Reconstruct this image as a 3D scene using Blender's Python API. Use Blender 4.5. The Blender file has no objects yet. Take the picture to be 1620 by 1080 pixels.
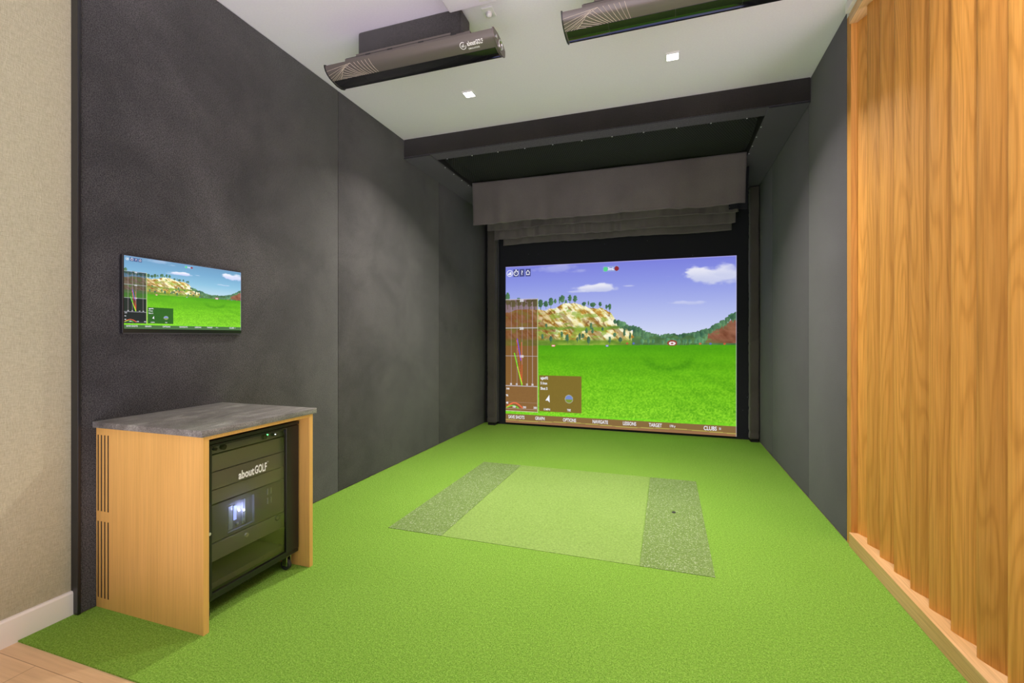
import bpy, bmesh, math, random
import numpy as np
from mathutils import Matrix, Vector

sc = bpy.context.scene
C = sc.collection
random.seed(4)

# ------------------------------------------------------------------ camera, world, lights
F_PX = 731.0
YAW = math.atan(245 / F_PX)
cam_d = bpy.data.cameras.new('camera')
cam = bpy.data.objects.new('camera', cam_d)
C.objects.link(cam)
cam.location = (0, 0, 1.2)
cam.rotation_euler = (math.pi / 2, 0, YAW)
cam_d.sensor_fit = 'HORIZONTAL'
cam_d.sensor_width = 36
cam_d.lens = 36 * F_PX / 1620
cam_d.shift_y = -(540 - 532) / 1620
cam_d.clip_start = 0.02
sc.camera = cam

sc.view_settings.view_transform = 'Standard'
sc.view_settings.look = 'None'
sc.view_settings.exposure = 0.0
sc.view_settings.gamma = 1.0
sc.view_settings.use_curve_mapping = False

world = bpy.data.worlds.new('world')
sc.world = world
world.use_nodes = True
# added fill light: bright, faintly magenta from below to neutralise the ceiling, dimmer above
_nt = world.node_tree
_tc = _nt.nodes.new('ShaderNodeTexCoord'); _sp = _nt.nodes.new('ShaderNodeSeparateXYZ'); _mr = _nt.nodes.new('ShaderNodeMapRange'); _rp = _nt.nodes.new('ShaderNodeValToRGB')
_mr.inputs[1].default_value = -0.25; _mr.inputs[2].default_value = 0.10
_rp.color_ramp.elements[0].color = (1.0, 0.905, 1.03, 1); _rp.color_ramp.elements[1].color = (0.19, 0.172, 0.185, 1)
_nt.links.new(_tc.outputs['Generated'], _sp.inputs[0]); _nt.links.new(_sp.outputs['Z'], _mr.inputs[0]); _nt.links.new(_mr.outputs[0], _rp.inputs[0])
_nt.links.new(_rp.outputs[0], _nt.nodes['Background'].inputs[0])
_nt.nodes['Background'].inputs[1].default_value = 3.0

# recessed ceiling downlights: two seen in the photo, the others over the room behind the camera
LAMPS = [(-1.468, 3.325, 37), (0.037, 3.315, 37), (-0.70, 0.35, 3), (0.74, 1.35, 17), (0.66, 0.1, 4)]
CEIL = 3.1
for i, (x, y, w) in enumerate(LAMPS):
    ld = bpy.data.lights.new('downlight_lamp', 'AREA')
    ld.shape = 'SQUARE'; ld.size = 0.068; ld.energy = w; ld.spread = math.radians(120 if i < 2 else 160)
    ld.color = (1.0, 0.93, 0.86)
    lo = bpy.data.objects.new('downlight_lamp', ld)
    lo.location = (x, y, CEIL - 0.010)
    C.objects.link(lo)

# ------------------------------------------------------------------ materials
MATS = {}
def newmat(name):
    m = bpy.data.materials.new(name); m.use_nodes = True
    nt = m.node_tree
    b = nt.nodes['Principled BSDF']
    MATS[name] = m
    return m, nt, b
def N(nt, t, **kw):
    n = nt.nodes.new(t)
    for k, v in kw.items(): setattr(n, k, v)
    return n
def L(nt, a, b): nt.links.new(a, b)
def plain(name, col, rough=0.5, metal=0.0, spec=0.5, coat=0.0):
    m, nt, b = newmat(name)
    b.inputs['Base Color'].default_value = (*col, 1)
    b.inputs['Roughness'].default_value = rough
    b.inputs['Metallic'].default_value = metal
    b.inputs['Specular IOR Level'].default_value = spec
    b.inputs['Coat Weight'].default_value = coat
    return m
def coords(nt, scale=(1, 1, 1), rand=False, kind='Object'):
    tc = N(nt, 'ShaderNodeTexCoord'); mp = N(nt, 'ShaderNodeMapping')
    mp.inputs['Scale'].default_value = scale
    L(nt, tc.outputs[kind], mp.inputs['Vector'])
    if rand:
        oi = N(nt, 'ShaderNodeObjectInfo')
        mul = N(nt, 'ShaderNodeMath', operation='MULTIPLY'); mul.inputs[1].default_value = 37.0
        L(nt, oi.outputs['Random'], mul.inputs[0])
        cx = N(nt, 'ShaderNodeCombineXYZ')
        for k in range(3): L(nt, mul.outputs[0], cx.inputs[k])
        L(nt, cx.outputs[0], mp.inputs['Location'])
    return mp.outputs['Vector']
def noise(nt, vec, scale, detail=2, rough=0.5, dist=0.0):
    n = N(nt, 'ShaderNodeTexNoise')
    n.inputs['Scale'].default_value = scale; n.inputs['Detail'].default_value = detail
    n.inputs['Roughness'].default_value = rough; n.inputs['Distortion'].default_value = dist
    L(nt, vec, n.inputs['Vector'])
    return n.outputs['Fac']
def ramp(nt, fac, stops):
    r = N(nt, 'ShaderNodeValToRGB')
    el = r.color_ramp.elements
    while len(el) < len(stops): el.new(0.5)
    for e, (p, c) in zip(el, stops):
        e.position = p; e.color = (*c, 1)
    L(nt, fac, r.inputs['Fac'])
    return r.outputs['Color']
def mixc(nt, fac, a, b, mode='MIX'):
    m = N(nt, 'ShaderNodeMix', data_type='RGBA', blend_type=mode)
    if hasattr(fac, 'links'): L(nt, fac, m.inputs[0])
    else: m.inputs[0].default_value = fac
    for s, v in ((m.inputs[6], a), (m.inputs[7], b)):
        if hasattr(v, 'links'): L(nt, v, s)
        else: s.default_value = (*v, 1)
    return m.outputs[2]
def bump(nt, b, h, strength, dist=0.01):
    n = N(nt, 'ShaderNodeBump')
    n.inputs['Strength'].default_value = strength; n.inputs['Distance'].default_value = dist
    L(nt, h, n.inputs['Height']); L(nt, n.outputs['Normal'], b.inputs['Normal'])

def carpet(name, lo, hi, fs=210):
    m, nt, b = newmat(name)
    v = coords(nt)
    big = noise(nt, v, 1.7, 5, 0.62, 0.4)
    fine = noise(nt, v, fs, 2, 0.8)
    c1 = ramp(nt, big, [(0.34, lo), (0.66, hi)])
    c2 = ramp(nt, fine, [(0.38, (0.30, 0.30, 0.30)), (0.62, (1.7, 1.7, 1.7))])
    L(nt, mixc(nt, 1.0, c1, c2, 'MULTIPLY'), b.inputs['Base Color'])
    b.inputs['Roughness'].default_value = 1.0; b.inputs['Specular IOR Level'].default_value = 0.05
    b.inputs['Sheen Weight'].default_value = 0.25; b.inputs['Sheen Roughness'].default_value = 0.6
    bump(nt, b, fine, 0.6, 0.006)
    return m
carpet('carpet_left', (0.030, 0.0285, 0.0280), (0.072, 0.0680, 0.0670))
carpet('carpet_right', (0.028, 0.027, 0.032), (0.045, 0.043, 0.051))
carpet('carpet_block', (0.030, 0.027, 0.025), (0.046, 0.042, 0.039), 420)
carpet('carpet_beam', (0.009, 0.007, 0.006), (0.020, 0.016, 0.0135))
carpet('felt_black', (0.009, 0.0085, 0.013), (0.016, 0.015, 0.021))

def cloth(name, lo, hi):
    m, nt, b = newmat(name)
    v = coords(nt)
    f = noise(nt, v, 260, 2, 0.6); g = noise(nt, v, 2.2, 3)
    c = mixc(nt, 1.0, ramp(nt, g, [(0.3, lo), (0.7, hi)]), ramp(nt, f, [(0.3, (0.85,) * 3), (0.7, (1.1,) * 3)]), 'MULTIPLY')
    L(nt, c, b.inputs['Base Color']); b.inputs['Roughness'].default_value = 0.9
    b.inputs['Specular IOR Level'].default_value = 0.15; b.inputs['Sheen Weight'].default_value = 0.2
    bump(nt, b, f, 0.15, 0.002)
    return m
cloth('baffle_cloth', (0.125, 0.113, 0.104), (0.165, 0.150, 0.138))
cloth('pad_cloth', (0.070, 0.062, 0.054), (0.100, 0.090, 0.080))

# backdrop cloth: near black with small pale scuffs left by balls
m, nt, b = newmat('backdrop_cloth')
v = coords(nt)
vo = N(nt, 'ShaderNodeTexVoronoi'); vo.inputs['Scale'].default_value = 16; L(nt, v, vo.inputs['Vector'])
dots = ramp(nt, vo.outputs['Distance'], [(0.0, (0.16, 0.18, 0.24)), (0.09, (0.010, 0.011, 0.016))])
msk = ramp(nt, noise(nt, v, 3.0, 2), [(0.52, (0, 0, 0)), (0.6, (1, 1, 1))])
sepm = N(nt, 'ShaderNodeRGBToBW'); L(nt, msk, sepm.inputs[0])
L(nt, mixc(nt, sepm.outputs[0], (0.010, 0.011, 0.016), dots), b.inputs['Base Color'])
b.inputs['Roughness'].default_value = 0.9

# artificial turf
def turf(name, dark, mid, light, speck=None, fs=190, bst=1.0):
    m, nt, b = newmat(name)
    v = coords(nt)
    f = noise(nt, v, fs, 3, 0.75)
    f2 = noise(nt, v, 75, 2, 0.6)
    c = ramp(nt, f, [(0.34, dark), (0.5, mid), (0.68, light)])
    c = mixc(nt, 1.0, c, ramp(nt, f2, [(0.3, (0.86,) * 3), (0.7, (1.14,) * 3)]), 'MULTIPLY')
    g = noise(nt, coords(nt, (1, 1, 1)), 1.1, 3)
    c = mixc(nt, 1.0, c, ramp(nt, g, [(0.3, (0.95, 0.97, 0.9)), (0.7, (1.05, 1.03, 1.06))]), 'MULTIPLY')
    if speck:
        s = noise(nt, v, 130, 1, 0.5)
        r = N(nt, 'ShaderNodeRGBToBW'); L(nt, ramp(nt, s, [(0.58, (0, 0, 0)), (0.70, (0.8, 0.8, 0.8))]), r.inputs[0])
        c = mixc(nt, r.outputs[0], c, speck)
    L(nt, c, b.inputs['Base Color'])
    b.inputs['Roughness'].default_value = 0.95; b.inputs['Specular IOR Level'].default_value = 0.1
    bump(nt, b, f, bst, 0.008)
    return m
turf('turf_green', (0.125, 0.310, 0.018), (0.240, 0.465, 0.056), (0.40, 0.64, 0.13))
turf('turf_stance', (0.185, 0.310, 0.058), (0.248, 0.388, 0.092), (0.32, 0.465, 0.138), fs=260, bst=0.5)
turf('turf_strike', (0.125, 0.215, 0.045), (0.190, 0.295, 0.080), (0.26, 0.38, 0.13), speck=(0.55, 0.62, 0.42), bst=0.8)

# beige woven wall covering
m, nt, b = newmat('beige_wallcovering')
h1 = noise(nt, coords(nt, (1, 1, 9)), 55, 3, 0.6); h2 = noise(nt, coords(nt, (7, 7, 1)), 55, 3, 0.6)
ad = N(nt, 'ShaderNodeMath', operation='ADD'); L(nt, h1, ad.inputs[0]); L(nt, h2, ad.inputs[1])
hf = N(nt, 'ShaderNodeMath', operation='MULTIPLY'); hf.inputs[1].default_value = 0.5; L(nt, ad.outputs[0], hf.inputs[0])
L(nt, ramp(nt, hf.outputs[0], [(0.35, (0.36, 0.335, 0.220)), (0.65, (0.52, 0.490, 0.335))]), b.inputs['Base Color'])
b.inputs['Roughness'].default_value = 0.85; b.inputs['Specular IOR Level'].default_value = 0.2
bump(nt, b, hf.outputs[0], 0.5, 0.004)

# woods
def wood(name, dark, mid, light, freq=9.0, grain=(1, 1, 0.09), sc_=2.2, along=2, contrast=0.55, rough=0.45, rand=True, pore=0.80):
    m, nt, b = newmat(name)
    s = [1, 1, 1]; s[along] = grain[2]
    v = coords(nt, tuple(s), rand)
    n = noise(nt, v, sc_, 2, 0.5, 0.25)
    mu = N(nt, 'ShaderNodeMath', operation='MULTIPLY'); mu.inputs[1].default_value = freq * 6.28; L(nt, n, mu.inputs[0])
    si = N(nt, 'ShaderNodeMath', operation='SINE'); L(nt, mu.outputs[0], si.inputs[0])
    mr = N(nt, 'ShaderNodeMapRange'); mr.inputs[1].default_value = -1; mr.inputs[2].default_value = 1; L(nt, si.outputs[0], mr.inputs[0])
    rings = ramp(nt, mr.outputs[0], [(0.0, dark), (0.35, mid), (1.0, light)])
    s2 = [160, 160, 160]; s2[along] = 3.5
    fine = noise(nt, coords(nt, tuple(s2), rand), 1.0, 3, 0.6)
    base = mixc(nt, contrast, mid, rings)
    c = mixc(nt, 1.0, base, ramp(nt, fine, [(0.30, (pore, pore * .98, pore * .95)), (0.62, (1.04, 1.04, 1.04))]), 'MULTIPLY')
    if rand:
        oi = N(nt, 'ShaderNodeObjectInfo')
        c = mixc(nt, 1.0, c, ramp(nt, oi.outputs['Random'], [(0.0, (0.88, 0.86, 0.84)), (1.0, (1.10, 1.10, 1.10))]), 'MULTIPLY')
    L(nt, c, b.inputs['Base Color'])
    b.inputs['Roughness'].default_value = rough; b.inputs['Specular IOR Level'].default_value = 0.35
    bump(nt, b, fine, 0.08, 0.002)
    return m
wood('slat_oak', (0.46, 0.205, 0.036), (0.63, 0.300, 0.060), (0.68, 0.340, 0.078), freq=22, sc_=5.0, contrast=0.45, rough=0.6)
wood('rail_oak', (0.58, 0.34, 0.13), (0.74, 0.47, 0.22), (0.82, 0.55, 0.29), freq=7, along=1, contrast=0.5)
wood('cabinet_wood', (0.66, 0.370, 0.095), (0.78, 0.445, 0.125), (0.82, 0.48, 0.145), freq=6, sc_=3.0, contrast=0.25, rand=False, pore=0.92)
# floor planks
m, nt, b = newmat('oak_floor')
br = N(nt, 'ShaderNodeTexBrick'); br.offset = 0.37
tc = N(nt, 'ShaderNodeTexCoord'); L(nt, tc.outputs['Object'], br.inputs['Vector'])
br.inputs['Scale'].default_value = 1.0; br.inputs['Brick Width'].default_value = 1.6; br.inputs['Row Height'].default_value = 0.15
br.inputs['Mortar Size'].default_value = 0.0012
br.inputs['Color1'].default_value = (0.78, 0.55, 0.31, 1); br.inputs['Color2'].default_value = (0.70, 0.48, 0.26, 1)
br.inputs['Mortar'].default_value = (0.34, 0.21, 0.11, 1)
g = noise(nt, coords(nt, (2.5, 60, 1)), 1.0, 4, 0.6)
L(nt, mixc(nt, 1.0, br.outputs['Color'], ramp(nt, g, [(0.3, (0.88, 0.86, 0.84)), (0.7, (1.05,) * 3)]), 'MULTIPLY'), b.inputs['Base Color'])
b.inputs['Roughness'].default_value = 0.45

# stone worktop
m, nt, b = newmat('grey_stone')
v = coords(nt)
sp = noise(nt, v, 260, 2, 0.7); cl = noise(nt, coords(nt, (3.0, 1.2, 3)), 2.6, 5, 0.7, 1.2)
c = mixc(nt, 1.0, ramp(nt, cl, [(0.32, (0.115, 0.110, 0.104)), (0.52, (0.19, 0.185, 0.175)), (0.70, (0.34, 0.34, 0.32))]),
         ramp(nt, sp, [(0.3, (0.55, 0.52, 0.5)), (0.7, (1.45, 1.42, 1.38))]), 'MULTIPLY')
L(nt, c, b.inputs['Base Color']); b.inputs['Roughness'].default_value = 0.42
bump(nt, b, sp, 0.12, 0.002)

# ceiling paint
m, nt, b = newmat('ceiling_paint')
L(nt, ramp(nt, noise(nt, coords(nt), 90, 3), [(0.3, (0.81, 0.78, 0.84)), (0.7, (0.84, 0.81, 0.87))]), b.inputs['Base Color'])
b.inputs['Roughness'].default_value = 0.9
plain('white_paint', (0.80, 0.78, 0.75), 0.5)
plain('baseboard_paint', (0.88, 0.85, 0.78), 0.45)
plain('white_plastic', (0.78, 0.78, 0.76), 0.35)
plain('black_paint', (0.008, 0.008, 0.009), 0.9)
plain('rack_black', (0.014, 0.013, 0.012), 0.38)
plain('rack_dark', (0.19, 0.185, 0.165), 0.5)
plain('panel_olive', (0.30, 0.285, 0.225), 0.45)
plain('drawer_grey', (0.26, 0.25, 0.22), 0.4)
plain('bezel_black', (0.012, 0.012, 0.014), 0.3)
plain('bezel_grey', (0.06, 0.06, 0.065), 0.35)
plain('gloss_black', (0.006, 0.006, 0.008), 0.08, spec=0.8)
plain('chrome', (0.75, 0.75, 0.73), 0.18, 1.0)
plain('lock_metal', (0.62, 0.60, 0.52), 0.4, 0.2)
plain('rubber', (0.03, 0.03, 0.03), 0.6)
plain('letter_white', (0.85, 0.84, 0.82), 0.5)
plain('line_cream', (0.62, 0.53, 0.42), 0.5)
plain('hook_metal', (0.55, 0.55, 0.58), 0.35, 0.6)
plain('brown_bracket', (0.15, 0.13, 0.115), 0.5, 0.1)
plain('bar_brown', (0.140, 0.122, 0.108), 0.32, 0.25)
plain('bar_end', (0.16, 0.13, 0.12), 0.3, 0.6)
def emit(name, col, s):
    m, nt, b = newmat(name)
    b.inputs['Base Color'].default_value = (0, 0, 0, 1)
    b.inputs['Emission Color'].default_value = (*col, 1); b.inputs['Emission Strength'].default_value = s
    return m
emit('lamp_lens', (1, 0.98, 0.95), 6.0)
emit('screen_white', (0.92, 0.93, 1.0), 0.95)
emit('led_blue', (0.30, 0.36, 1.0), 2.2)
emit('led_white', (0.7, 0.75, 1.0), 14.0)
emit('led_green', (0.1, 1.0, 0.25), 7.0)
# net: open black mesh
m, nt, b = newmat('net_mesh')
b.inputs['Base Color'].default_value = (0.040, 0.042, 0.046, 1); b.inputs['Roughness'].default_value = 0.8
gx = N(nt, 'ShaderNodeTexBrick'); gx.offset = 0.5; gx.inputs['Scale'].default_value = 1
gx.inputs['Brick Width'].default_value = 0.022; gx.inputs['Row Height'].default_value = 0.022; gx.inputs['Mortar Size'].default_value = 0.0028
gx.inputs['Color1'].default_value = gx.inputs['Color2'].default_value = (0, 0, 0, 1); gx.inputs['Mortar'].default_value = (1, 1, 1, 1)
L(nt, coords(nt), gx.inputs['Vector'])
bw = N(nt, 'ShaderNodeRGBToBW'); L(nt, gx.outputs['Color'], bw.inputs[0]); L(nt, bw.outputs[0], b.inputs['Alpha'])
# tinted door pane
m, nt, b = newmat('tinted_glass')
nt.nodes.remove(b)
tr = N(nt, 'ShaderNodeBsdfTransparent'); tr.inputs[0].default_value = (0.86, 0.86, 0.80, 1)
gl = N(nt, 'ShaderNodeBsdfGlossy'); gl.inputs['Roughness'].default_value = 0.06; gl.inputs['Color'].default_value = (0.85, 0.66, 0.78, 1)
fr = N(nt, 'ShaderNodeFresnel'); fr.inputs[0].default_value = 1.32
mx = N(nt, 'ShaderNodeMixShader'); L(nt, fr.outputs[0], mx.inputs[0]); L(nt, tr.outputs[0], mx.inputs[1]); L(nt, gl.outputs[0], mx.inputs[2])
L(nt, mx.outputs[0], nt.nodes['Material Output'].inputs['Surface'])
# screens: the picture is stored per vertex
def picture_mat(name, strength, tint, rough, spec):
    m, nt, b = newmat(name)
    at = N(nt, 'ShaderNodeAttribute'); at.attribute_name = 'picture'
    b.inputs['Base Color'].default_value = (0.02, 0.02, 0.02, 1)
    b.inputs['Roughness'].default_value = rough; b.inputs['Specular IOR Level'].default_value = spec
    L(nt, mixc(nt, 1.0, at.outputs['Color'], tint, 'MULTIPLY'), b.inputs['Emission Color'])
    b.inputs['Emission Strength'].default_value = strength
picture_mat('projected_picture', 1.0, (1, 1, 1), 0.9, 0.0)
picture_mat('monitor_picture', 1.15, (1, 1, 1), 0.15, 0.4)

# ------------------------------------------------------------------ helpers
def wloc(o):
    v = Vector((0, 0, 0))
    while o is not None:
        v += Vector(o.location); o = o.parent
    return v
class MB:
    """collects shapes in world coordinates and links them as one mesh object"""
    def __init__(s): s.bm = bmesh.new()
    def box(s, x0, x1, y0, y1, z0, z1, bev=0.0, seg=2):
        t = bmesh.new()
        bmesh.ops.create_cube(t, size=1, matrix=Matrix.Translation(((x0+x1)/2, (y0+y1)/2, (z0+z1)/2)) @ Matrix.Diagonal((x1-x0, y1-y0, z1-z0, 1)))
        if bev: bmesh.ops.bevel(t, geom=t.edges[:], offset=bev, segments=seg, affect='EDGES', profile=0.5)
        s.merge(t); return s
    def merge(s, t):
        me = bpy.data.meshes.new('tmp'); t.to_mesh(me); t.free()
        s.bm.from_mesh(me); bpy.data.meshes.remove(me)
    def cyl(s, c, axis, r, h, n=20, r2=None):
        t = bmesh.new()
        q = Vector((0, 0, 1)).rotation_difference(Vector(axis)).to_matrix().to_4x4()
        bmesh.ops.create_cone(t, cap_ends=True, segments=n, radius1=r, radius2=r if r2 is None else r2, depth=h, matrix=Matrix.Translation(c) @ q)
        s.merge(t); return s
    def ball(s, c, r, n=14, sz=(1, 1, 1)):
        t = bmesh.new()
        bmesh.ops.create_uvsphere(t, u_segments=n, v_segments=n // 2 + 2, radius=r, matrix=Matrix.Translation(c) @ Matrix.Diagonal((*sz, 1)))
        s.merge(t); return s
    def torus(s, c, axis, R, r, n=24, k=8):
        q = Vector((0, 0, 1)).rotation_difference(Vector(axis)).to_matrix()
        vs = []
        for i in range(n):
            a = 2 * math.pi * i / n
            for j in range(k):
                e = 2 * math.pi * j / k
                p = Vector(((R + r*math.cos(e))*math.cos(a), (R + r*math.cos(e))*math.sin(a), r*math.sin(e)))
                vs.append(s.bm.verts.new(Vector(c) + q @ p))
        for i in range(n):
            for j in range(k):
                s.bm.faces.new((vs[i*k+j], vs[((i+1) % n)*k+j], vs[((i+1) % n)*k+(j+1) % k], vs[i*k+(j+1) % k]))
        return s
    def tube(s, pts, r, k=6):
        rings = []
        pts = [Vector(p) for p in pts]
        for i, p in enumerate(pts):
            d = (pts[min(i+1, len(pts)-1)] - pts[max(i-1, 0)]).normalized()
            q = Vector((0, 0, 1)).rotation_difference(d).to_matrix()
            rings.append([s.bm.verts.new(p + q @ Vector((r*math.cos(2*math.pi*j/k), r*math.sin(2*math.pi*j/k), 0))) for j in range(k)])
        for a, b in zip(rings, rings[1:]):
            for j in range(k): s.bm.faces.new((a[j], a[(j+1) % k], b[(j+1) % k], b[j]))
        s.bm.faces.new(rings[0][::-1]); s.bm.faces.new(rings[-1])
        return s
    def prism(s, prof, axis, a0, a1):
        """closed outline swept along an axis; prof gives the two other coordinates in order"""
        def pt(u, v, w):
            return {'x': (w, u, v), 'y': (u, w, v), 'z': (u, v, w)}[axis]
        A = [s.bm.verts.new(pt(u, v, a0)) for u, v in prof]
        B = [s.bm.verts.new(pt(u, v, a1)) for u, v in prof]
        n = len(prof)
        for i in range(n): s.bm.faces.new((A[i], A[(i+1) % n], B[(i+1) % n], B[i]))
        s.bm.faces.new(A[::-1]); s.bm.faces.new(B)
        return s
    def build(s, name, mat, parent=None, smooth=False):
        bm = s.bm
        off = wloc(parent) if parent else Vector((0, 0, 0))
        bmesh.ops.translate(bm, verts=bm.verts[:], vec=-off)
        bmesh.ops.recalc_face_normals(bm, faces=bm.faces[:])
        me = bpy.data.meshes.new(name); bm.to_mesh(me); bm.free()
        if smooth:
            for p in me.polygons: p.use_smooth = True
        o = bpy.data.objects.new(name, me); C.objects.link(o)
        if mat: me.materials.append(MATS[mat])
        o.parent = parent
        return o
def smooth_by_angle(o, ang=35):
    me = o.data
    bm = bmesh.new(); bm.from_mesh(me)
    for f in bm.faces: f.smooth = True
    for e in bm.edges:
        e.smooth = not (len(e.link_faces) == 2 and e.calc_face_angle(0) > math.radians(ang))
    bm.to_mesh(me); bm.free()
    return o
def tag(o, label=None, cat=None, group=None, kind=None):
    if label: o['label'] = label
    if cat: o['category'] = cat
    if group: o['group'] = group
    if kind: o['kind'] = kind
    return o
def thing(name, loc, label, cat, group=None):
    o = bpy.data.objects.new(name, None); C.objects.link(o)
    o.location = loc; o.empty_display_size = 0.05
    return tag(o, label, cat, group)
def struct(o): o['kind'] = 'structure'; return o

def text_into(mb, s, size, fn, xs=1.0, bold=0.0, align='LEFT', shear=0.0):
    """adds lettering; fn maps flat text coordinates (x right, y up) to a point"""
    cu = bpy.data.curves.new('tmp_text', 'FONT')
    cu.body = s; cu.size = size; cu.align_x = align; cu.align_y = 'CENTER'; cu.offset = bold; cu.shear = shear
    cu.resolution_u = 3
    ob = bpy.data.objects.new('tmp_text', cu); C.objects.link(ob)
    dg = bpy.context.evaluated_depsgraph_get()
    me = bpy.data.meshes.new_from_object(ob.evaluated_get(dg))
    bm2 = bmesh.new(); bm2.from_mesh(me)
    vm = [mb.bm.verts.new(fn(v.co.x * xs, v.co.y)) for v in bm2.verts]
    bm2.verts.index_update()
    for f in bm2.faces:
        try: mb.bm.faces.new([vm[v.index] for v in f.verts])
        except ValueError: pass
    bm2.free(); bpy.data.meshes.remove(me)
    bpy.data.objects.remove(ob); bpy.data.curves.remove(cu)

def text_fit(mb, s, width, capheight, fn, bold=0.0):
    """one word stretched to a given width and capital height"""
    t = MB(); text_into(t, s, 1.0, lambda x, y: Vector((x, y, 0)), 1.0, bold / capheight * 0.7)
    xs_ = [v.co.x for v in t.bm.verts]; ys_ = [v.co.y for v in t.bm.verts]
    kx = width / (max(xs_) - min(xs_)); ky = capheight / (max(ys_) - min(ys_)); x0, y0 = min(xs_), min(ys_)
    m_ = {}
    for v in t.bm.verts: m_[v] = mb.bm.verts.new(fn((v.co.x - x0) * kx, (v.co.y - y0) * ky))
    for f in t.bm.faces: mb.bm.faces.new([m_[v] for v in f.verts])
    t.bm.free()

# ------------------------------------------------------------------ room shell
XL, XR = -2.41, 1.0
YB = 6.02          # back of the bay
BEAM_Y = 3.90
struct(MB().box(-2.46, 1.32, 0.6, YB + 0.08, -0.12, -0.006).build('floor', 'oak_floor'))
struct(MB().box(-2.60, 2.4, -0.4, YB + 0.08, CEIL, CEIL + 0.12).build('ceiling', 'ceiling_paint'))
struct(MB().box(-2.60, -2.446, -3.0, YB + 0.08, -0.006, CEIL).build('wall_left', 'beige_wallcovering'))
struct(MB().box(1.04, 1.16, 3.19, YB + 0.08, -0.006, CEIL).build('wall_right', 'white_paint'))
struct(MB().box(-2.446, 1.04, YB, YB + 0.08, -0.006, CEIL).build('wall_back', 'black_paint'))
struct(MB().prism([(-2.446, -0.006), (-2.430, -0.006), (-2.430, 0.092), (-2.434, 0.10), (-2.446, 0.10)], 'y', -3.0, 1.302).build('baseboard_left', 'baseboard_paint'))
# white header above the slat screen
struct(MB().box(0.968, 1.30, -1.0, 3.115, 3.045, CEIL).box(1.0, 1.30, 3.115, 3.19, 3.06, CEIL).build('trim_1', 'white_paint'))

# carpeted wall panels
def wall_panel(side, y0, y1, label):
    x0, x1, mat = ((-2.446, XL, 'carpet_left') if side < 0 else (XR, 1.04, 'carpet_right'))
    o = MB().box(x0, x1, y0 + 0.0015, y1 - 0.0015, 0.0, CEIL - 0.002, 0.004, 2).build('carpeted_wall_panel', mat)
    smooth_by_angle(o)
    tag(o, label, 'wall panel')
wall_panel(-1, 1.303, 2.962, 'charcoal carpeted wall panel behind the small monitor and wooden cabinet')
wall_panel(-1, 2.962, 4.631, 'middle charcoal carpeted panel of the left wall, between two seams')
wall_panel(-1, 4.631, YB, 'charcoal carpeted panel of the left wall nearest the big screen')
wall_panel(1, 3.190, 3.965, 'narrow charcoal carpeted panel of the right wall beside the oak slats')
wall_panel(1, 3.965, 5.204, 'middle charcoal carpeted panel of the right wall')
wall_panel(1, 5.204, YB, 'charcoal carpeted panel of the right wall nearest the big screen')
tag(MB().box(-2.4475, -2.402, 1.290, 1.3025, 0.0, CEIL - 0.002, 0.002).build('edge_trim', 'bezel_black'),
    'thin black vertical edge strip where the beige wall meets the charcoal carpet', 'trim')

# ------------------------------------------------------------------ turf and mats
tf = MB().box(XL + 0.001, XR - 0.001, 1.11, YB - 0.01, -0.006, 0.0).box(XR - 0.001, 1.30, 1.11, 3.13, -0.006, 0.0).box(-2.429, XL + 0.001, 1.11, 1.29, -0.006, 0.0).build('artificial_turf', 'turf_green')
tag(tf, 'bright green artificial turf covering the floor of the golf bay', 'turf')
def mat_(name, x0, x1, mt, label):
    o = MB().box(x0, x1, 2.50, 4.105, 0.0002, 0.0024, 0.0012, 1).build(name, mt)
    return tag(o, label, 'mat')
mat_('stance_mat', -1.285, -0.137, 'turf_stance', 'smooth pale green stance mat between the two speckled strips')
mat_('hitting_strip', -1.658, -1.287, 'turf_strike', 'speckled green hitting strip on the left of the stance mat')
r = mat_('hitting_strip', -0.135, 0.229, 'turf_strike', 'speckled green hitting strip with a small tee hole, on the right of the stance mat')
MB().torus((0.045, 3.331, 0.0045), (0, 0, 1), 0.010, 0.003).cyl((0.045, 3.331, 0.0046), (0, 0, 1), 0.009, 0.001).build('tee_hole', 'rubber', r)

# ------------------------------------------------------------------ overhead frame, net and baffles
ZB = 2.93
bm_ = MB().box(XL + 0.002, XR - 0.002, BEAM_Y, BEAM_Y + 0.155, ZB, CEIL - 0.001, 0.006, 2)
root = thing('overhead_frame', (-0.7, BEAM_Y, ZB), 'dark carpeted ceiling beam with side boards framing the black net', 'ceiling frame')
smooth_by_angle(bm_.build('front_beam', 'carpet_beam', root))
smooth_by_angle(MB().box(XL + 0.004, XR - 0.004, BEAM_Y + 0.003, BEAM_Y + 0.155, ZB - 0.006, ZB - 0.0005, 0.002, 1).build('beam_underside', 'felt_black', root))
for a, b_, n in ((XL + 0.003, -2.125, 'side_board'), (0.725, XR - 0.003, 'side_board')):
    smooth_by_angle(MB().box(a, b_, BEAM_Y - 0.006, 5.92, ZB - 0.020, ZB - 0.007, 0.003, 1).build(n, 'felt_black', root))
    MB().box(a, b_, BEAM_Y + 0.157, 5.92, ZB - 0.007, CEIL - 0.013).build('side_filler', 'black_paint', root)
liner = MB().box(XL + 0.002, XR - 0.002, BEAM_Y + 0.156, YB - 0.002, CEIL - 0.012, CEIL - 0.001).build('liner', 'black_paint', root)
hooks = []
for i in range(11):
    hooks.append((-2.02 + i * 0.262, BEAM_Y + 0.150, ZB - 0.009))
for y in (4.22, 4.42, 4.62, 4.8):
    hooks.append((-2.128, y, ZB - 0.023)); hooks.append((0.728, y, ZB - 0.023))
h0 = None
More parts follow.
